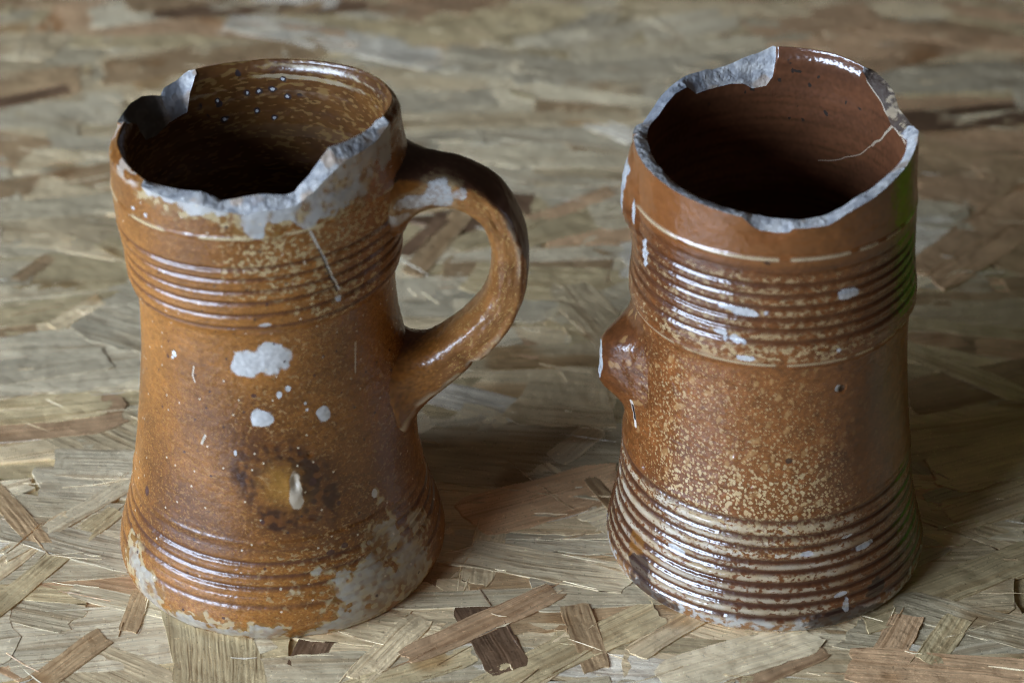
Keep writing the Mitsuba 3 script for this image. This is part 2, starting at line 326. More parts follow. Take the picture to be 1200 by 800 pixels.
def build_mug(root, S, which, zo_pts, zi_pts, broken, spots, glaze, clay, rough=.0007, inner_spots=(), weld=None):
    rag = np.zeros(NT + 1)
    TD = (np.degrees(TH) + 180) % 360 - 180
    for (a, b) in broken:
        rag = np.maximum(rag, np.clip((TD - a) / 2, 0, 1) * np.clip((b - TD) / 2, 0, 1))
    zo = curve(zo_pts)(TH) + rag * ragged(TH, rough, 5)
    zi = curve(zi_pts)(TH) + rag * ragged(TH, rough * 1.2, 6)
    zo = zo + .32 * rag * (TD < -15) * (TD > -176) * (zi - zo)
    tl = TH[None, :]
    # outside wall
    zb = .119
    lev = np.concatenate([np.linspace(0, 1, 5)[:-1] * .0012, np.linspace(.0012, zb, 372)])
    z = np.concatenate([np.repeat(lev[:, None], NT + 1, 1), zb + (zo - zb)[None] * np.linspace(0, 1, 62)[1:, None]])
    th = np.repeat(tl, len(z), 0)
    r = S.R(z) + outer_disp(which, th, z) + pits(th, z, spots)
    lipt = np.clip(1 - (zo[None] - z) / .0022, 0, 1) * (1 - rag)[None]      # a whole lip is rounded
    r -= .0016 * lipt ** 2.2
    if weld is not None:                                               # the wall rises to meet what grows out of it
        x, y = S.cx + S.lean * weld[:, 2], S.cy
        w_ = weld[np.hypot(weld[:, 0] - x, weld[:, 1] - y) > S.R(weld[:, 2]) + .0050]
        d = cKDTree(w_).query(S.pos(th, r, z).reshape(-1, 3))[0].reshape(r.shape)
        r = r + gaussian_filter(.0022 * np.exp(-(d / .0060) ** 1.3), (4, 4))
    P = S.pos(th, r, z)
    wav = np.clip(.0022 - z, 0, 1) / .0022
    P[..., 2] += wav * .0009 * (meshkit.noise(np.stack([np.cos(th) * 3 + 4, np.sin(th) * 3 + 4, z * 0], -1), 31))
    uv = np.stack([th * .042, z], -1)
    # inside wall, from the edge down to the floor
    si = np.linspace(0, 1, 96)[:, None]
    z2 = zi[None] + (.011 - zi[None]) * si
    th2 = np.repeat(tl, len(z2), 0)
    r2 = S.Ri(z2) + .00035 * (meshkit.noise(np.stack([np.cos(th2) + 3, np.sin(th2) + 3, z2 * 330], -1), 41) - .5) + .0009 * (meshkit.noise(np.stack([np.cos(th2) * 1.2 + 3, np.sin(th2) * 1.2 + 3, z2 * 30], -1), 42) - .5) + pits(th2, z2, inner_spots)
    lip2 = np.clip(1 - (zi[None] - z2) / .0022, 0, 1) * (1 - rag)[None]
    r2 += .0013 * lip2 ** 2.2
    P2 = S.pos(th2, r2, z2)
    uv2 = np.stack([th2 * .036, z2 + .4], -1)
    # floor inside and foot below
    P3 = S.pos(np.repeat(tl, 4, 0), np.linspace(1, 0.02, 4)[:, None] * r2[-1][None], np.full((4, NT + 1), .0108))
    foot = S.pos(np.repeat(tl, 4, 0), np.array([1, .97, .9, .02])[:, None] * r[0][None], np.array([0, -.0003, .0004, .0012])[:, None] + 0 * tl)
    foot[0] = P[0]
    def part(Pg, uvg, flip):
        f = grid_faces(*Pg.shape[:2])
        return Pg.reshape(-1, 3), (f[:, ::-1] if flip else f), uvg.reshape(-1, 2)
    parts = [part(P, uv, False), part(P2, uv2, False), part(P3, uv2[-4:] * [1, 0] + [0, .411], False), part(foot, uv[:4] * [1, 0], True)]
    # top edge: whole lip belongs to the glazed body, broken edge is bare clay
    n = 10
    s = np.linspace(0, 1, n)[:, None]
    the = np.repeat(tl, n, 0)
    ro, ri = r[-1][None], r2[0][None]
    re = ro + (ri - ro) * s
    ze = zo[None] + (zi - zo)[None] * s
    mid = np.sin(math.pi * s)
    q = np.stack([np.cos(the) * re * 520 + 40, np.sin(the) * re * 520 + 40, ze * 420], -1)
    ze = ze + mid * (rag[None] * (.0008 * (meshkit.fbm(q * 1.6, 3, 51) - .5) + .0003) + (1 - rag)[None] * .0008)
    re = re + mid * rag[None] * .0007 * (meshkit.fbm(q + 7, 3, 53) - .5)
    PE = S.pos(the, re, ze)
    uve = np.stack([the * .042, .6 + s * .0045 + 0 * the], -1)
    fe = grid_faces(n, NT + 1)
    col = np.minimum(fe[:, 0] % (NT + 1), NT - 1)
    is_b = rag[col] > .02
    v, f = PE.reshape(-1, 3), fe
    parts.append((v, f[~is_b], uve.reshape(-1, 2)))
    at, vs, fs, us = 0, [], [], []
    for v_, f_, u_ in parts:
        vs.append(v_); fs.append(f_ + at); us.append(u_); at += len(v_)
    scene[root + '__body'] = mikit.ply((np.vstack(vs), np.vstack(fs)), glaze, smooth=True, uv=np.vstack(us))
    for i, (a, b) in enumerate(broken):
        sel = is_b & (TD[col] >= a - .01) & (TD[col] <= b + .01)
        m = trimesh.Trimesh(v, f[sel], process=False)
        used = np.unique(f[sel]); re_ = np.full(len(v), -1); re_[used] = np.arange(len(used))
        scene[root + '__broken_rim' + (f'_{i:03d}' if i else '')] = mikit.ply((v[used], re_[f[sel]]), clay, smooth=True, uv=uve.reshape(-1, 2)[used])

def sweep(path, widths, heights, az, S, n=72, m=60, expo=2.6, disp=None, z_tilt=True):
    """A strap along (u, z) points in mm in the upright plane through the mug's axis at angle az: heights in that plane, widths across it."""
    path = np.array(path, float) * 1e-3
    s = np.concatenate([[0], np.cumsum(np.hypot(*np.diff(path, axis=0).T))]); t = np.linspace(0, s[-1], n)
    c = np.stack([PchipInterpolator(s, path[:, 0])(t), PchipInterpolator(s, path[:, 1])(t)], -1)
    for _ in range(4): c[1:-1] = (c[:-2] + 2 * c[1:-1] + c[2:]) / 4
    tan = np.gradient(c, axis=0); tan /= np.linalg.norm(tan, axis=1)[:, None]
    nor = np.stack([-tan[:, 1], tan[:, 0]], -1)
    w = PchipInterpolator(np.linspace(0, 1, len(widths)), widths)(t / s[-1]) * 5e-4
    h = PchipInterpolator(np.linspace(0, 1, len(heights)), heights)(t / s[-1]) * 5e-4
    ph = np.linspace(0, 2 * math.pi, m + 1)
    cs, sn = np.cos(ph), np.sin(ph)
    k = (np.abs(cs) ** expo + np.abs(sn) ** expo) ** (-1 / expo)
    a, b = k * cs, k * sn                                              # a across, b in the plane (outwards = +)
    g = np.ones((n, m + 1)) if disp is None else 1 + disp(t[:, None] / s[-1], ph[None, :])
    A, B = a[None] * w[:, None] * g, b[None] * h[:, None] * g
    u = c[:, 0][:, None] + nor[:, 0][:, None] * B
    z = c[:, 1][:, None] + nor[:, 1][:, None] * B
    e, f = np.array([math.cos(az), math.sin(az)]), np.array([-math.sin(az), math.cos(az)])
    P = np.stack([S.cx + S.lean * z + u * e[0] + A * f[0], S.cy + u * e[1] + A * f[1], z], -1)
    # both ends open out like a trumpet where they meet the wall
    C = np.stack([S.cx + S.lean * c[:, 1] + c[:, 0] * e[0], S.cy + c[:, 0] * e[1], c[:, 1]], -1)[:, None]
    over = np.hypot(P[..., 0] - S.cx - S.lean * P[..., 2], P[..., 1] - S.cy) - S.R(P[..., 2])
    P = C + (P - C) * (1 + .62 * np.exp(-np.clip(over, 0, 1) / .0042))[..., None]
    uv = np.stack([t[:, None] + 0 * A, ph[None] * .006 + 0 * A], -1)
    return P, uv

# ---- materials of the mugs. s = metres round the wall, z = height, both on the mug
def local(S):
    def f(p):
        x, y = p.x - S.cx - S.lean * p.z, p.y - S.cy
        t = dr.clip((p.z - .03) / .11, 0, 1)
        z = p.z - S.tilt * t * t * (3 - 2 * t) * x
        return x, y, dr.atan2(y, x), z
    return f
def spot(s, z, t0, z0, a, b, warp):
    ds = (s - math.radians(t0) * .04) * 1e3
    return mikit.smoothstep(1.12, .86, dr.sqrt(dr.square(ds / a) + dr.square((z * 1e3 - z0) / b)) + warp)
def rn(s, z, f, seed, stretch=1.):
    """Two turned layers of noise, free of the grid's directions: [0, 1], f cells per metre."""
    a = mikit.noise((.80 * s + .60 * z * stretch) * f, (-.60 * s + .80 * z * stretch) * f, seed)
    b = mikit.noise((.28 * s - .96 * z * stretch) * f * 1.37, (.96 * s + .28 * z * stretch) * f * 1.37, seed + 31.)
    return dr.clip(.5 + 1.25 * (.5 * (a + b) - .5), 0, 1)
def rf(s, z, f, seed, stretch=1.):
    return .52 * rn(s, z, f, seed, stretch) + .30 * rn(s, z, f * 2.1, seed + 5., stretch) + .18 * rn(s, z, f * 4.3, seed + 9., stretch)
def union(l):
    m = l[0]
    for q in l[1:]: m = dr.maximum(m, q)
    return m
def segline(s, z, pts, w):
    """1 on a thin line through the points (degrees, mm), w mm half wide."""
    d = mi.Float(1e3)
    X, Z = s * 1e3, z * 1e3
    for (ta, za), (tb, zb_) in zip(pts[:-1], pts[1:]):
        xa, xb = math.radians(ta) * 40, math.radians(tb) * 40
        L2 = (xb - xa) ** 2 + (zb_ - za) ** 2
        h = dr.clip(((X - xa) * (xb - xa) + (Z - za) * (zb_ - za)) / L2, 0, 1)
        d = dr.minimum(d, dr.sqrt(dr.square(X - xa - h * (xb - xa)) + dr.square(Z - za - h * (zb_ - za))))
    return mikit.smoothstep(w * 1.3, w * .6, d)
def bandsum(z, lst, k=1.0):
    return sum(dr.exp(-dr.square((z * 1e3 - c) / (w * k))) * min(1, a / .4) for c, w, a in lst)

locL, locR = local(LEFT), local(RIGHT)
SLIP_L = [(-83.6, 88.2, 5.2, 5.0), (-93.2, 87.1, 4.8, 3.9), (-88.6, 70., 3.4, 3.0), (-62.4, 68.4, 2.3, 2.5), (-84.8, 100.6, 2.0, .9), (-77, 78.5, .8, .8), (-81, 77, .7, .9),
          (-129.7, 85.8, .9, .9), (-131, 84.3, .5, .5), (-53.3, 104, 1.0, 1.0), (-43, 38, .8, 1.2), (-70, 73, .5, .6), (-69.5, 71, .5, .5), (-101, 59, .5, .9), (-133, 131, .6, .6), (-141, 131, .9, .6)]
RIM_L = [(-56, 139.5, 9, 8), (-44, 139, 6, 6.5), (-85, 136, 7, 4.0), (-70, 136, 8, 3.6), (-103, 138.4, 8, 3.4), (-122, 140, 8, 2.3), (-86, 132.6, 2.8, 3.6), (-67, 132, 4, 3), (-35, 143, 5, 4), (-25, 145, 6, 4), (-26, 139, 3.5, 4)]
FOOT_L = [(-40, 21, 6, 9), (-51, 12, 11, 9), (-62, 5, 7, 4), (-110, 2.4, 20, 3.0), (-140, 6, 6, 4.5), (-92, 2.5, 6, 3.5), (-76, .6, 5, 2.2), (-28, 14, 5, 11), (-150, 12, 2.5, 4)]
DARK_L = [(-149.3, 34.0, 1.1, 1.5), (-70, 49, 1.2, 1.2), (-60, 40, .7, .7), (-91, 38, .6, .6), (-66, 26, 1.2, 1.0), (-60, 27, 1, .8), (-92, 77, .9, .7), (-134, 84, .6, .8), (-60, 86, .4, .4), (-65, 81, .4, .4), (-97, 132, .5, .5), (-53, 73, .4, .4)]

def glaze_left(p, n, uv):
    x, y, th, z = locL(p)
    s = th * .04
    inner = (n.x * x + n.y * y < 0) & (dr.sqrt(x * x + y * y) < .0425) & (z > .02)
    w = rf(s, z, 210, 3.) - .5
    big = mikit.fbm(x * 30 + 4, y * 30 + 4, z * 30, 3)
    f1, f2 = rn(s, z, 1700, 1., 1.2), rn(s, z, 2300, 2.)
    c = mikit.mix((.270, .103, .020), (.115, .039, .008), mikit.smoothstep(.22, .78, big))
    c = c * (.66 + .68 * rf(s, z, 480, 4., 1.5)) * (.72 + .56 * f2)
    c = mikit.mix(c, mi.Color3f(.42, .20, .050), mikit.smoothstep(.58, .80, f1) * .28)          # the peel of the salt
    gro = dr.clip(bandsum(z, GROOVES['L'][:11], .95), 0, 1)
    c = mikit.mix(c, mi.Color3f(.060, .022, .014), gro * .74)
    # cream flecks where the salt took less, most of them along the bands on the right
    zone = union([spot(s, z, -62, 122, 26, 15, w), spot(s, z, -50, 108, 16, 12, w), .55 * spot(s, z, -84, 126, 13, 12, w), .25 * spot(s, z, -60, 60, 28, 50, w), .5 * spot(s, z, -62, 18, 24, 14, w)])
    fl = mikit.smoothstep(.60, .80, rn(s, z, 760, 5., 1.5) * .6 + f1 * .4 + .16 * zone - .04)
    c = mikit.mix(c, mi.Color3f(.47, .36, .19), fl * (.06 + .70 * zone) * (1 - .7 * gro))
    # iron-rich burnt patch with a yellow heart
    ds, dz = (s + 1.434 * .04) * 1e3, z * 1e3 - 49.5
    rad = dr.sqrt(dr.square((ds + .30 * dz) / 1.15) + dr.square(dz / 1.30)) + w * 6
    halo_ = dr.exp(-dr.square((rad - 8.2) / 4.2)) * (.55 + .55 * mikit.smoothstep(.3, .62, rn(s, z, 95, 33.)))
    c = mikit.mix(c, mi.Color3f(.085, .024, .006), halo_ * .75)
    burn = halo_ * mikit.smoothstep(.30, .66, rn(s, z, 520, 9.) * .75 + rn(s, z, 240, 10.) * .25)
    c = mikit.mix(c, mi.Color3f(.028, .007, .004), dr.clip(burn * 1.5, 0, 1) * .94)
    c = mikit.mix(c, mi.Color3f(.36, .185, .030), .45 * dr.exp(-dr.square(rad / 4.6)))
    c = mikit.mix(c, mi.Color3f(.42, .35, .26), .9 * spot(s, z, -77.2, 47.5, 2.0, 5.2, w))
    # pale slip and worn clay
    drift = rn(s, z, 900, 4.)
    pale = mikit.mix((.50, .485, .46), (.33, .32, .30), rf(s, z, 240, 8.))
    brk = rf(s, z, 170, 12.)
    rim = union([spot(s, z, *q, w * 1.9) for q in RIM_L]) * mikit.smoothstep(.24, .54, brk + .06)
    foot = union([spot(s, z, *q, w * 2.8) for q in FOOT_L]) * mikit.smoothstep(.22, .64, brk)
    halo = union([spot(s, z, *q[:2], q[2] + 2.6, q[3] + 2.4, w * 2) for q in FOOT_L + RIM_L[:6]])
    c = mikit.mix(c, mikit.mix((.20, .10, .025), (.42, .33, .18), mikit.smoothstep(.42, .62, rn(s, z, 620, 14.))), halo * .72)
    slip = union([spot(s, z, *q, w * 1.0) for q in SLIP_L])
    c = mikit.mix(c, pale * .95, dr.clip(rim, 0, 1) * .95)
    c = mikit.mix(c, pale * mi.Color3f(.80, .77, .68), dr.clip(foot, 0, 1) * (.58 + .30 * drift))
    c = mikit.mix(c, mi.Color3f(.50, .495, .48) * (.80 + .36 * drift), slip * .95)
    dots = mikit.voronoi(s * 190, z * 190)
    c = mikit.mix(c, mi.Color3f(.60, .50, .37), mikit.smoothstep(.085, .035, dots[0]) * (dots[2] > .72) * .7)
    c = mikit.mix(c, mi.Color3f(.03, .015, .015), mikit.smoothstep(.10, .06, dots[0]) * (dots[2] < .10) * .8)
    dark = union([spot(s, z, *q, w * .6) for q in DARK_L])
    c = mikit.mix(c, mi.Color3f(.045, .016, .015), dark * .85)
    c = mikit.mix(c, mi.Color3f(.56, .52, .46), segline(s + .0008 * w, z, [(-66, 129), (-62, 122), (-57.5, 114), (-53.2, 106.6)], .16 + .3 * drift))
    c = mikit.mix(c, mi.Color3f(.02, .014, .012), segline(s + .0008 * w, z, [(-62.2, 121.6), (-58.2, 113.6), (-54.2, 106.2)], .12 + .24 * f2))
    c = mikit.mix(c, mi.Color3f(.56, .50, .40), union([segline(s, z, [(-43, 86), (-44, 80), (-44.5, 77)], .3), segline(s, z, [(-114.6, 62.6), (-116.4, 59.8)], .4), segline(s, z, [(-119, 84), (-120, 81), (-119, 79)], .25)]) * .75)
    # the thin lip and ridges wear through to cream
    ridge = bandsum(z, [(128.6, .45, .4)], 1.0) * mikit.smoothstep(.40, .56, mikit.noise(th * 5, 3., 1.))
    c = mikit.mix(c, mi.Color3f(.52, .42, .24), dr.clip(ridge, 0, 1) * .8)
    lipw = mikit.smoothstep(.1365, .1388, z) * mikit.smoothstep(.48, .62, rf(s, z, 260, 4., 3.)) * (1 - rim)
    c = mikit.mix(c, mi.Color3f(.50, .44, .36), lipw * .55)
    # inside: brown with cream throwing lines
    zi = z + .0007 * mikit.noise(th * 4, z * 100, 2.0)
    ci = mikit.mix((.115, .046, .011), (.050, .019, .006), rf(s, z, 120, 5., 2.))
    lines = mikit.smoothstep(.52, .70, mikit.noise(th * .8, zi * 640, 7.0) * .82 + rn(s * .4, z, 1200, 6.) * .18)
    ci = mikit.mix(ci, mi.Color3f(.38, .31, .20), lines * (.06 + .64 * mikit.smoothstep(.128, .141, z)))
    ci = mikit.mix(ci, mi.Color3f(.24, .15, .05), .40 * mikit.smoothstep(.56, .78, rn(s * .35, z, 1300, 12.)))
    vd = mikit.voronoi(s * 260 + 5 + w * .8, z * 260)
    bub = spot(s, z, 99, 131.5, 17, 8, w)
    ci = mikit.mix(ci, mi.Color3f(.03, .02, .02), mikit.smoothstep(.34, .20, vd[0]) * (vd[2] > .55) * bub)
    ci = mikit.mix(ci, mi.Color3f(.36, .36, .37), mikit.smoothstep(.17, .08, vd[0]) * (vd[2] > .70) * bub)
    return dr.select(inner, ci, c)

FLECK_R = [(-112, 38, 22, 12, .9), (-82, 36, 26, 9, .95), (-100, 54, 32, 16, .58), (-108, 76, 32, 10, .42), (-140, 66, 14, 24, .42), (-74, 50, 14, 12, .3)]
SLIP_R = [(-63.5, 107.4, 3.0, 1.2), (-103.7, 103.1, 4.4, 1.25), (-111, 104, 3.0, .9), (-116.3, 96.3, 3.0, 1.0), (-108, 94.6, 3.6, 1.5), (-104.5, 89.6, 2.4, .9), (-68.1, 91, .9, 1.1), (-157.5, 108.8, 1.3, 3.6), (-166, 119, .5, 5), (-79, 25.7, 3.2, 1.1), (-54.4, 23.4, 3.8, 1.2), (-62, 28.5, 1.6, .6), (-129, 21, 2.6, .9), (-64, 8, 1.0, 2.2), (-66, 11, 1.4, .8), (-66, 77.4, 1.2, 1.0)]
DARK_R = [(-146, 9, 4.5, 5), (-138, 3, 9, 2.6), (-68, 3.5, 9, 2.6), (-86.5, 56.5, 1.3, 1.1), (-97.5, 119.2, .9, .6), (-56, 2, 8, 2), (-50, 9, 3, 3)]

def glaze_right(p, n, uv):
    x, y, th, z = locR(p)
    s = th * .04
    inner = (n.x * x + n.y * y < 0) & (dr.sqrt(x * x + y * y) < .042) & (z > .02)
    w = rf(s, z, 210, 13.) - .5
    big = mikit.fbm(x * 28 + 14, y * 28 + 4, z * 28, 3)
    c = mikit.mix((.195, .066, .016), (.100, .032, .009), mikit.smoothstep(.25, .75, big))
    c = c * (.58 + .84 * rf(s, z, 480, 2., 1.4)) * (.78 + .44 * rn(s, z, 2100, 4.)) * (.80 + .4 * rf(s, z, 95, 6., 1.6))
    c = mikit.mix(c, mi.Color3f(.225, .080, .021) * (.55 + .5 * big + .4 * rf(s, z, 300, 7., 1.4)), .55 * mikit.smoothstep(.1165, .1195, z))
    fade = mikit.smoothstep(-.0325, -.054, s)                          # the fleece of salt thins out on the right
    # pale flecks
    dens = sum(q[4] * dr.exp(-dr.square((s * 1e3 - math.radians(q[0]) * 40) / q[2]) - dr.square((z * 1e3 - q[1]) / q[3])) for q in FLECK_R)
    dens = dr.clip(dens, 0, 1) * (.25 + .75 * fade)
    wx, wz = s + .0007 * rn(s, z, 700, 41.), z + .0007 * rn(s, z, 700, 43.)
    fl = mi.Float(0)
    for f_, sd in ((640., 3.), (1000., 17.)):
        vd = mikit.voronoi((.8 * wx + .6 * wz) * f_ + sd, (-.6 * wx + .8 * wz) * f_ * .8 + sd)
        rad = (.05 + .42 * vd[2]) * (.25 + .62 * dens)
        fl = dr.maximum(fl, mikit.smoothstep(rad + .06, rad - .08, vd[0]) * mikit.smoothstep(.10, .35, dens * (.6 + .7 * vd[2])))
    c = mikit.mix(c, mikit.mix((.38, .19, .055), (.55, .42, .23), rn(s, z, 500, 2.) * .5 + dens * .5), fl * (.28 + .56 * dens))
    vd = mikit.voronoi(s * 300 + w * 1.2, z * 230 + w)
    c = mikit.mix(c, mi.Color3f(.38, .21, .08), mikit.smoothstep(.30, .10, vd[0] + w * .3) * (vd[2] > .62) * mikit.smoothstep(.02, .06, z) * mikit.smoothstep(.093, .080, z) * (.2 + .4 * fade))
    # rings: cream on the crests, brown in the grooves
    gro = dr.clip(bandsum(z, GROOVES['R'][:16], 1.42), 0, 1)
    band_lo = mikit.smoothstep(.0385, .0345, z)
    band_up = mikit.smoothstep(.087, .090, z) * mikit.smoothstep(.1165, .113, z)
    speck = rn(s, z, 700, 21., 1.2) * .55 + rn(s, z, 1700, 22., 1.2) * .45
    crest = (1 - gro) * mikit.smoothstep(.38, .62, speck + .20 * (fade - .45) + .40 * (rn(s, z, 75, 24., 2.) - .5) - .22 * gro)
    c = mikit.mix(c, mikit.mix((.38, .26, .12), (.60, .54, .42), rn(s, z, 230, 6.)), band_lo * crest * (.25 + .62 * fade))
    cu = (1 - gro) * mikit.smoothstep(.55, .80, speck + .15 * spot(s, z, -98, 100, 32, 16, w) - .02)
    c = mikit.mix(c, mi.Color3f(.44, .31, .16), band_up * cu * (.35 + .5 * fade))
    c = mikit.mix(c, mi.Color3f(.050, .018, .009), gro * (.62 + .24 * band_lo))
    line = dr.clip(bandsum(z, [(120.3, .5, .4), (87.6, .45, .4)]), 0, 1) * mikit.smoothstep(.25, .48, mikit.noise(s * 300, 3., 1.))
    c = mikit.mix(c, mi.Color3f(.50, .40, .25), line * .75)
    # foot: grey clay under brown drips
    drip = mikit.smoothstep(.0062, .0040, z + .0022 * (mikit.noise(s * 300, 1., 2.) - .5))
    c = mikit.mix(c, mikit.mix((.40, .38, .34), (.22, .095, .03), mikit.smoothstep(.40, .62, rf(s, z, 500, 31.))), drip * .9)
    dark = union([spot(s, z, *d, w * 1.8) for d in DARK_R])
    c = mikit.mix(c, mi.Color3f(.030, .014, .010), dark * .88)
    amber = spot(s, z, -149, 12, 3.2, 7, w * 1.5) * (1 - dark)
    c = mikit.mix(c, mi.Color3f(.20, .075, .008), amber * .7)
    slip = union([spot(s, z, *d, w * 2.4) for d in SLIP_R])
    c = mikit.mix(c, mi.Color3f(.47, .465, .46) * (.75 + .45 * mikit.noise(s * 1500, z * 900, 2.)), slip * .92)
    slit = segline(s, z, [(-160.5, 58.5), (-161, 55), (-160, 50)], .55)
    c = mikit.mix(c, mi.Color3f(.60, .52, .42), slit)
    c = mikit.mix(c, mi.Color3f(.012, .010, .010), segline(s, z, [(-160.6, 57), (-160.8, 55), (-160.3, 52.4)], .42))
    pit = spot(s, z, -64.2, 76.9, 1.3, 1.2, w)
    c = mikit.mix(c, mi.Color3f(.02, .015, .012), pit * .8)
    # inside: red-brown, faintly ringed, with a hairline crack and pits
    sw = s + .0016 * (rn(s, z, 260, 2.) - .5)
    ci = mikit.mix((.135, .050, .021), (.075, .029, .013), rf(s, z, 70, 5., 2.)) * (.82 + .36 * mikit.noise(th * 2, z * 800, 3.)) * (.85 + .3 * rn(s, z, 900, 8.))
    ci = mikit.mix(ci, mi.Color3f(.42, .34, .25), segline(sw, z, [(19, 133.5), (26.3, 128)], .50) * .8)
    ci = mikit.mix(ci, mi.Color3f(.40, .32, .23), segline(sw, z, [(26.3, 128), (34.4, 121.9)], .40) * .75)
    ci = mikit.mix(ci, mi.Color3f(.34, .26, .18), segline(sw, z, [(34.4, 121.9), (43.2, 116.8), (55.8, 112.1), (64, 110.5)], .22) * .7)
    ci = mikit.mix(ci, mi.Color3f(.50, .42, .32), segline(sw, z, [(40.5, 144), (39.5, 141), (29.2, 137.1), (21.5, 132.9), (12, 132.6), (0, 133.6)], .45) * .8)
    vi = mikit.voronoi(s * 330 + 5 + w * 2, z * 330 + w)
    ci = mikit.mix(ci, mi.Color3f(.03, .02, .015), mikit.smoothstep(.24, .10, vi[0] + .3 * w) * (vi[2] > .80) * spot(s, z, 72, 131, 22, 9, w * 2))
    return dr.select(inner, ci, c)

def clay(dark_ranges, loc, brown):
    def f(p, n, uv):
        x, y, th, z = loc(p)
        s = th * .04
        m = mikit.fbm(p.x * 420, p.y * 420, p.z * 420, 3)
        c = mikit.mix((.47, .455, .43), (.28, .28, .285), mikit.smoothstep(.3, .7, m)) * (.62 + .70 * mikit.fbm(p.x * 1100, p.y * 1100, p.z * 1100, 2))
        c = mikit.mix(c, mi.Color3f(.34, .20, .09), mikit.smoothstep(.60, .72, mikit.fbm(p.x * 210 + 3, p.y * 210, p.z * 210, 2)) * brown)
        for a, b, ca_, cb_ in dark_ranges:
            k = mikit.smoothstep(a - .04, a + .04, th) * mikit.smoothstep(b + .04, b - .04, th)
            d = mikit.mix(ca_, cb_, mikit.smoothstep(.52, .66, mikit.fbm(p.x * 380, p.y * 380, p.z * 380, 3)))
            c = mikit.mix(c, d, k * .92)
        return c
    return f

def peel(scale):
    def f(p, n, uv):
        return .55 * mikit.noise(uv.x * 900, uv.y * 900, 1.) + .30 * mikit.noise(uv.x * 2100, uv.y * 2100, 2.) + .9 * mikit.fbm(uv.x * 240, uv.y * 300, 3., 2)
    return f
peel_fn = peel(1)
def grit(p, n, uv):
    return mikit.fbm(p.x * 900, p.y * 900, p.z * 900, 3) + .7 * mikit.noise(p.x * 2500, p.y * 2500, p.z * 2500)

def bumped(color, rough, scale, fn, spec=.5, coat=0., coat_gloss=.9):
    b = {'type': 'principled', 'base_color': mikit.proc(color), 'roughness': rough, 'specular': spec}
    if coat: b |= {'clearcoat': coat, 'clearcoat_gloss': coat_gloss}
    return {'type': 'twosided', 'bsdf': {'type': 'bumpmap', 'arbitrary': mikit.proc(fn, eps=1.5e-4), 'scale': scale, 'bsdf': b}}

scene['salt_glaze_orange'] = bumped(glaze_left, .28, .00013, peel_fn, .55, .5, .88)
scene['salt_glaze_brown'] = bumped(glaze_right, .16, .00014, peel_fn, .6, 1., .96)
scene['clay_orange_mug'] = bumped(clay([(math.radians(139), math.radians(175), (.050, .046, .038), (.075, .070, .060)), (math.radians(128), math.radians(137), (.20, .21, .23), (.30, .30, .31))], locL, .55), .75, .00036, grit, .35)  # both ranges paint the shade of the back-left notch into the clay
scene['clay_brown_mug'] = bumped(clay([(math.radians(10), math.radians(43), (.055, .030, .016), (.36, .27, .17)), (math.radians(118), math.radians(158), (.22, .235, .26), (.32, .33, .35))], locR, .45), .75, .00036, grit, .35)  # first range is dark brown clay, second paints shade on the back-left break

# ------------------------------------------------------------------ left mug: whole handle, chipped rim
tag('stoneware_mug', 'orange brown stoneware mug with an intact loop handle and a chipped grey rim', 'mug')
def handle_disp(t, ph):
    q = np.stack([t * 9 + 0 * ph, np.cos(ph) * 1.5 + 3 + 0 * t, np.sin(ph) * 1.5 + 3 + 0 * t], -1)
    crest = .13 * np.exp(-((np.angle(np.exp(1j * (ph - math.radians(142)))) / .20) ** 2)) * np.clip((t - .22) / .15, 0, 1) * np.clip((.82 - t) / .1, 0, 1)
    notch = -.16 * np.exp(-((t - .765) / .014) ** 2) * np.clip(np.cos(ph - math.radians(110)), 0, 1)
    return .16 * (meshkit.fbm(q, 3, 61) - .5) + .03 * (meshkit.noise(q * 9, 62) - .5) + crest + notch
HAZ = math.radians(-4)
HP, HUV = sweep([(33, 122), (38, 124.2), (44, 125.6), (51, 126.2), (57, 124.6), (62.9, 120.8), (67.0, 113.7), (68.8, 105), (68.2, 95.5), (65.3, 86.8), (60.2, 79.4), (54, 73), (47.5, 67.5), (41, 63.8), (34, 61)],
                [18, 18, 18.5, 18.5, 18, 17.5, 17.5, 17.5, 17.5, 18, 18.5, 19, 18], [15, 13, 11, 9.5, 9.5, 10, 10.5, 11, 11.5, 12, 13, 16, 20], HAZ, LEFT, 150, 84, 3.0, handle_disp)
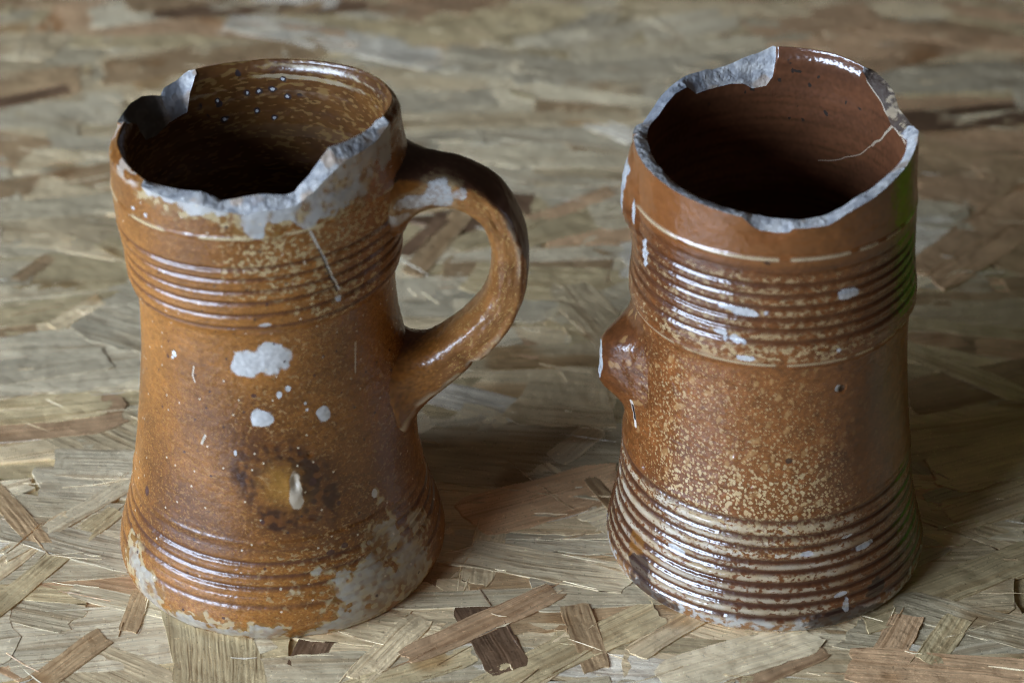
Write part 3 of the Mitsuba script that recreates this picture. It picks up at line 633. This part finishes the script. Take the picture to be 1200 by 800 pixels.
build_mug('stoneware_mug', LEFT, 'L',
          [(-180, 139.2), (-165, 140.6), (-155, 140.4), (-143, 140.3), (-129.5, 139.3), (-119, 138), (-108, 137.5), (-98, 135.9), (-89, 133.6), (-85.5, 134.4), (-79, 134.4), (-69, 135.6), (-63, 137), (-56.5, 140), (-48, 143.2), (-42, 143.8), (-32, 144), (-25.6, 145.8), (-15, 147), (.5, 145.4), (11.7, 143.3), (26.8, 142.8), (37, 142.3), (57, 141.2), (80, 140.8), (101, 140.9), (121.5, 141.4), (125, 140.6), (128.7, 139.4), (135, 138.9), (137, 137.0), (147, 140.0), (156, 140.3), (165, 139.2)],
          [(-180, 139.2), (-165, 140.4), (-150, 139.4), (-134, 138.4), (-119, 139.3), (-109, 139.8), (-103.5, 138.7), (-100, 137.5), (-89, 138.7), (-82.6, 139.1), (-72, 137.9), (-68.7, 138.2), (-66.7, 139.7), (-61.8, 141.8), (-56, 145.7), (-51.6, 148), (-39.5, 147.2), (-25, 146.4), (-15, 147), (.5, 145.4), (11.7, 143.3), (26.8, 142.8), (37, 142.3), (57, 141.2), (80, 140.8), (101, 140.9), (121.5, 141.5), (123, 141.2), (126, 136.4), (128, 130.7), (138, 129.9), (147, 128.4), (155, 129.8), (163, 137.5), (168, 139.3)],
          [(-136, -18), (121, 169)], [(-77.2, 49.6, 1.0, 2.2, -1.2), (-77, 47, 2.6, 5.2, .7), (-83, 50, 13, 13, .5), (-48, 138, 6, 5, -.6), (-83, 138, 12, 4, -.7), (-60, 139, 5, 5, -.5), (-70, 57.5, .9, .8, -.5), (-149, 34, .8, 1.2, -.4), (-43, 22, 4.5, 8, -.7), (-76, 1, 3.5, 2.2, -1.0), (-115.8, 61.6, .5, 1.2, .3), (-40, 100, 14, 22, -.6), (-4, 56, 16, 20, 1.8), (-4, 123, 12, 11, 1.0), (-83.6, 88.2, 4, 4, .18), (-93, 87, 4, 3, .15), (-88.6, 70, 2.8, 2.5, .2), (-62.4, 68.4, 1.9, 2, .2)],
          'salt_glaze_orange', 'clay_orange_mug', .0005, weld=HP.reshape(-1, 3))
tag('stoneware_mug__broken_rim', 'pale grey worn break along the front of the rim')
tag('stoneware_mug__broken_rim_001', 'chip painted dark for shade at the back left of the rim')

def handle_color(p, n, uv):
    x, y, th, z = locL(p)
    big = mikit.fbm(p.x * 60, p.y * 60, p.z * 60, 3)
    c = mikit.mix((.30, .125, .034), (.17, .066, .018), mikit.smoothstep(.3, .7, big))
    q1 = rn(uv.x + .3 * p.y, uv.y * 1.6 + .2 * p.z, 1150, 2.)
    fl = mikit.smoothstep(.56, .78, .6 * q1 + .4 * rn(uv.x, uv.y * 1.6, 2100, 4.))
    c = c * (.66 + .68 * rf(uv.x, uv.y * 1.6, 420, 6.))
    c = mikit.mix(c, mi.Color3f(.46, .29, .10), fl * .55)
    Z, u = p.z * 1e3, dr.sqrt(x * x + y * y) * 1e3
    ph = uv.y / .006
    w = mikit.fbm(p.x * 300, p.y * 300, p.z * 300, 3) - .5
    front = mikit.smoothstep(math.radians(105), math.radians(130), ph) * mikit.smoothstep(math.radians(300), math.radians(270), ph)
    outer = mikit.smoothstep(0, -.26, ph + .5 * w - math.radians(128) - .42 * mikit.smoothstep(96, 116, Z)) * mikit.smoothstep(-.4, .2, ph) * mikit.smoothstep(84, 104, Z + 14 * w)   # iron-dark outer strap, deepened by painted shade and dark reflection
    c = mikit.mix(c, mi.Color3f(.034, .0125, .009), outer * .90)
    c = mikit.mix(c, mikit.mix((.26, .098, .017), (.125, .041, .007), mikit.smoothstep(.22, .78, mikit.fbm(x * 30 + 4, y * 30 + 4, z * 30, 3))) * (.7 + .6 * q1), mikit.smoothstep(56, 46, u) * (1 - outer))
    pale = mikit.mix((.56, .55, .53), (.40, .39, .37), mikit.fbm(p.x * 500, p.y * 500, p.z * 500, 2))
    def blob(u0, z0, a, b): return mikit.smoothstep(1.15, .8, dr.sqrt(dr.square((u - u0) / a) + dr.square((Z - z0) / b)) + w * 1.6)
    m = dr.maximum(dr.maximum(blob(51.6, 126.4, 3.4, 3.4), .85 * blob(45.5, 124.6, 5.0, 2.0)), dr.maximum(.7 * blob(39.5, 121.3, 4, 2.6), .75 * blob(56.6, 126.6, 2.4, 1.6)))
    halo = dr.maximum(blob(51, 126, 6, 5.5), blob(44, 123.5, 8, 4.5)) * front
    c = mikit.mix(c, mi.Color3f(.34, .25, .13), halo * .5 * (.3 + .9 * q1))
    c = mikit.mix(c, pale, m * front * (.60 + .4 * mikit.smoothstep(.3, .6, q1)))
    edge = dr.exp(-dr.square((ph - math.radians(142)) / .15)) * mikit.smoothstep(.40, .60, mikit.fbm(uv.x * 220, ph * 3, 2., 2) + .05) * mikit.smoothstep(.03, .05, uv.x)
    c = mikit.mix(c, mi.Color3f(.50, .42, .30), edge * .75)
    return c
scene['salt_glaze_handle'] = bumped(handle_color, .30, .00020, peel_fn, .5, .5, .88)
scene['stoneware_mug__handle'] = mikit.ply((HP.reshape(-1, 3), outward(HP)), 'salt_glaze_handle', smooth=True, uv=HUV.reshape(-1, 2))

# ------------------------------------------------------------------ right mug: handle lost, rim broken nearly all round
tag('stoneware_mug_001', 'dark reddish brown stoneware mug with its handle broken off and a jagged rim', 'mug')
build_mug('stoneware_mug_001', RIGHT, 'R',
          [(-178.4, 136.8), (-169.5, 135.8), (-150, 134.7), (-129, 133.9), (-107.8, 132.2), (-104.4, 129.1), (-101, 126.9), (-94.5, 126.5), (-89.4, 127.3), (-88, 129.1), (-74, 129.5), (-64.6, 132.5), (-53.6, 134.5), (-44, 136.8), (-32, 138.8), (-19.2, 141.5), (-10, 140.8), (3.5, 137), (12.3, 135.5), (23.7, 136), (28, 139.9), (34, 141.9), (45.4, 143.3), (60.6, 144.2), (73, 144), (86.6, 144), (92.6, 141.7), (102, 139.4), (112.6, 137.7), (115.4, 138.1), (127, 137.8), (135.4, 136.6), (144.8, 133.4), (154.7, 131), (165, 133.5)],
          [(-175, 135.2), (-163, 134.6), (-151.5, 134), (-134, 132.5), (-112, 132), (-97, 130.7), (-84.6, 130.1), (-71.6, 131.2), (-57, 134.1), (-42.6, 136.1), (-22.8, 136.6), (-8, 137.6), (.7, 134.3), (12, 132.9), (21.5, 132.5), (29.2, 137.1), (39.5, 140.7), (42, 143.0), (57.6, 144.2), (72, 144.2), (84.5, 144.0), (85.8, 139.5), (86.5, 136), (89.5, 132.7), (95.8, 132.4), (100, 134), (110, 133.8), (124, 133.5), (129.3, 136.6), (137, 136.3), (151.6, 133.4), (165, 134.4)],
          [(-180, 9), (9, 44), (85, 180)], [(-160.7, 55, .7, 3, -1.0), (-64.2, 77, 1.0, .9, -.8), (-168, 121, 2.5, 9, .5), (-97, 128.2, 5, 2.2, -1.0), (-146, 6, 4, 3, -.6), (-62, 5, 5, 2.5, -.6), (-110.5, 94.5, 2.2, 1.0, -.35), (-152, 39.5, .8, .8, .6), (-146, 32, .8, .7, .5), (-108, 56, .7, .7, .4), (-101, 48, .6, .6, -.4), (-35, 65, 14, 30, -1.0)],
          'salt_glaze_brown', 'clay_brown_mug', .0009)
tag('stoneware_mug_001__broken_rim', 'pale grey break along the front of the rim')
tag('stoneware_mug_001__broken_rim_001', 'rough dark brown break at the right of the rim')
tag('stoneware_mug_001__broken_rim_002', 'fractured edge with blue grey shade painted in at the back left of the rim')

# what is left of the lost handle's two roots: flares of the wall, broken off to bare clay
def root(key, z0, z1, prof_pts, t0, half, cut, seed, face_label, label, power=2.2, dimple=0.):
    n, m = 110, 81
    t, q = np.meshgrid(np.linspace(0, 1, n), np.linspace(-1, 1, m), indexing='ij')
    z = z0 + t * (z1 - z0)
    a, v = np.array(prof_pts).T
    prof = PchipInterpolator(a * 1e-3, v * 1e-3)(z)
    side = np.exp(-np.abs(q * 1.75) ** power)
    off = prof * side - .0009 * np.clip((np.abs(q) - .7) / .3, 0, 1)
    off += .0007 * N3(np.stack([z, q * half, z * 0], -1), .005, seed)
    if dimple: off -= dimple * np.exp(-((q + .42) / .16) ** 2 - ((z - .0640) / .0045) ** 2)
    lim = (cut * prof if cut > .1 else cut + 0 * prof) + .0004 * N3(np.stack([z, q * half, z * 0 + 2], -1), .002, seed + 2)
    bare = (off > lim) & (prof > .0012)
    off = np.where(bare, lim + .0005 * N3(np.stack([z, q * half, z * 0 + 1], -1), .0016, seed + 1), off)
    G = RIGHT.pos(math.radians(t0) + q * half / .04, RIGHT.R(z) + off, z)
    f = outward(G)
    isb = bare.reshape(-1)[f].all(1)
    guv = np.stack([q * half, z], -1).reshape(-1, 2)
    scene[key] = mikit.ply((G.reshape(-1, 3), f[~isb]), 'salt_glaze_brown', smooth=True, uv=guv)
    scene[key + '__broken_face'] = mikit.ply((G.reshape(-1, 3), f[isb]), 'clay_brown_mug', smooth=True, uv=guv)
    tag(key, label); tag(key + '__broken_face', face_label)
root('stoneware_mug_001__handle_stump', .040, .088, [(40, -.6), (46, .1), (50, 1.0), (53, 2.6), (56, 5.4), (59, 8.6), (62, 10.0), (66, 10.4), (70, 9.9), (73.5, 8.2), (76.5, 5.0), (79.5, 1.9), (83, .2), (88, -.6)], 184, .0165, .0090, 83,
     'pale edge of the broken stump', 'lower stump of the broken handle', 2.0, .0022)
root('stoneware_mug_001__handle_root', .100, .1318, [(100, -.6), (106, .0), (110, 1.3), (113, 2.9), (116, 3.6), (120, 3.4), (124, 2.8), (128, 1.5), (131, .3), (132, -.3)], 182, .0125, .80, 87,
     'pale scar where the handle broke away', 'upper root of the broken handle just below the rim')

# ------------------------------------------------------------------ beyond the right edge of the picture, mirrored in the glaze
ang = np.linspace(0, 2 * math.pi, 73)
prof_t = np.array([(.0, .001), (.060, .001), (.064, .004), (.074, .092), (.078, .094), (.078, .099), (.072, .099), (.071, .092), (.061, .006), (.0, .005)])
def squarish(a): return (np.abs(np.cos(a)) ** 5 + np.abs(np.sin(a)) ** 5) ** (-1 / 5)
TP = np.stack([.335 + .9 * prof_t[:, :1] * squarish(ang) * np.cos(ang), .735 + prof_t[:, :1] * .9 * squarish(ang) * np.sin(ang), prof_t[:, 1:] + 0 * ang], -1)
scene['green_plastic'] = {'type': 'twosided', 'bsdf': {'type': 'principled', 'base_color': {'type': 'rgb', 'value': [.080, .28, .010]}, 'roughness': .4}}
scene['plastic_tub'] = mikit.ply((TP.reshape(-1, 3), grid_faces(*TP.shape[:2])), 'green_plastic', smooth=35)
tag('plastic_tub', 'green plastic tub just beyond the right edge, mirrored in the right mug', 'tub')
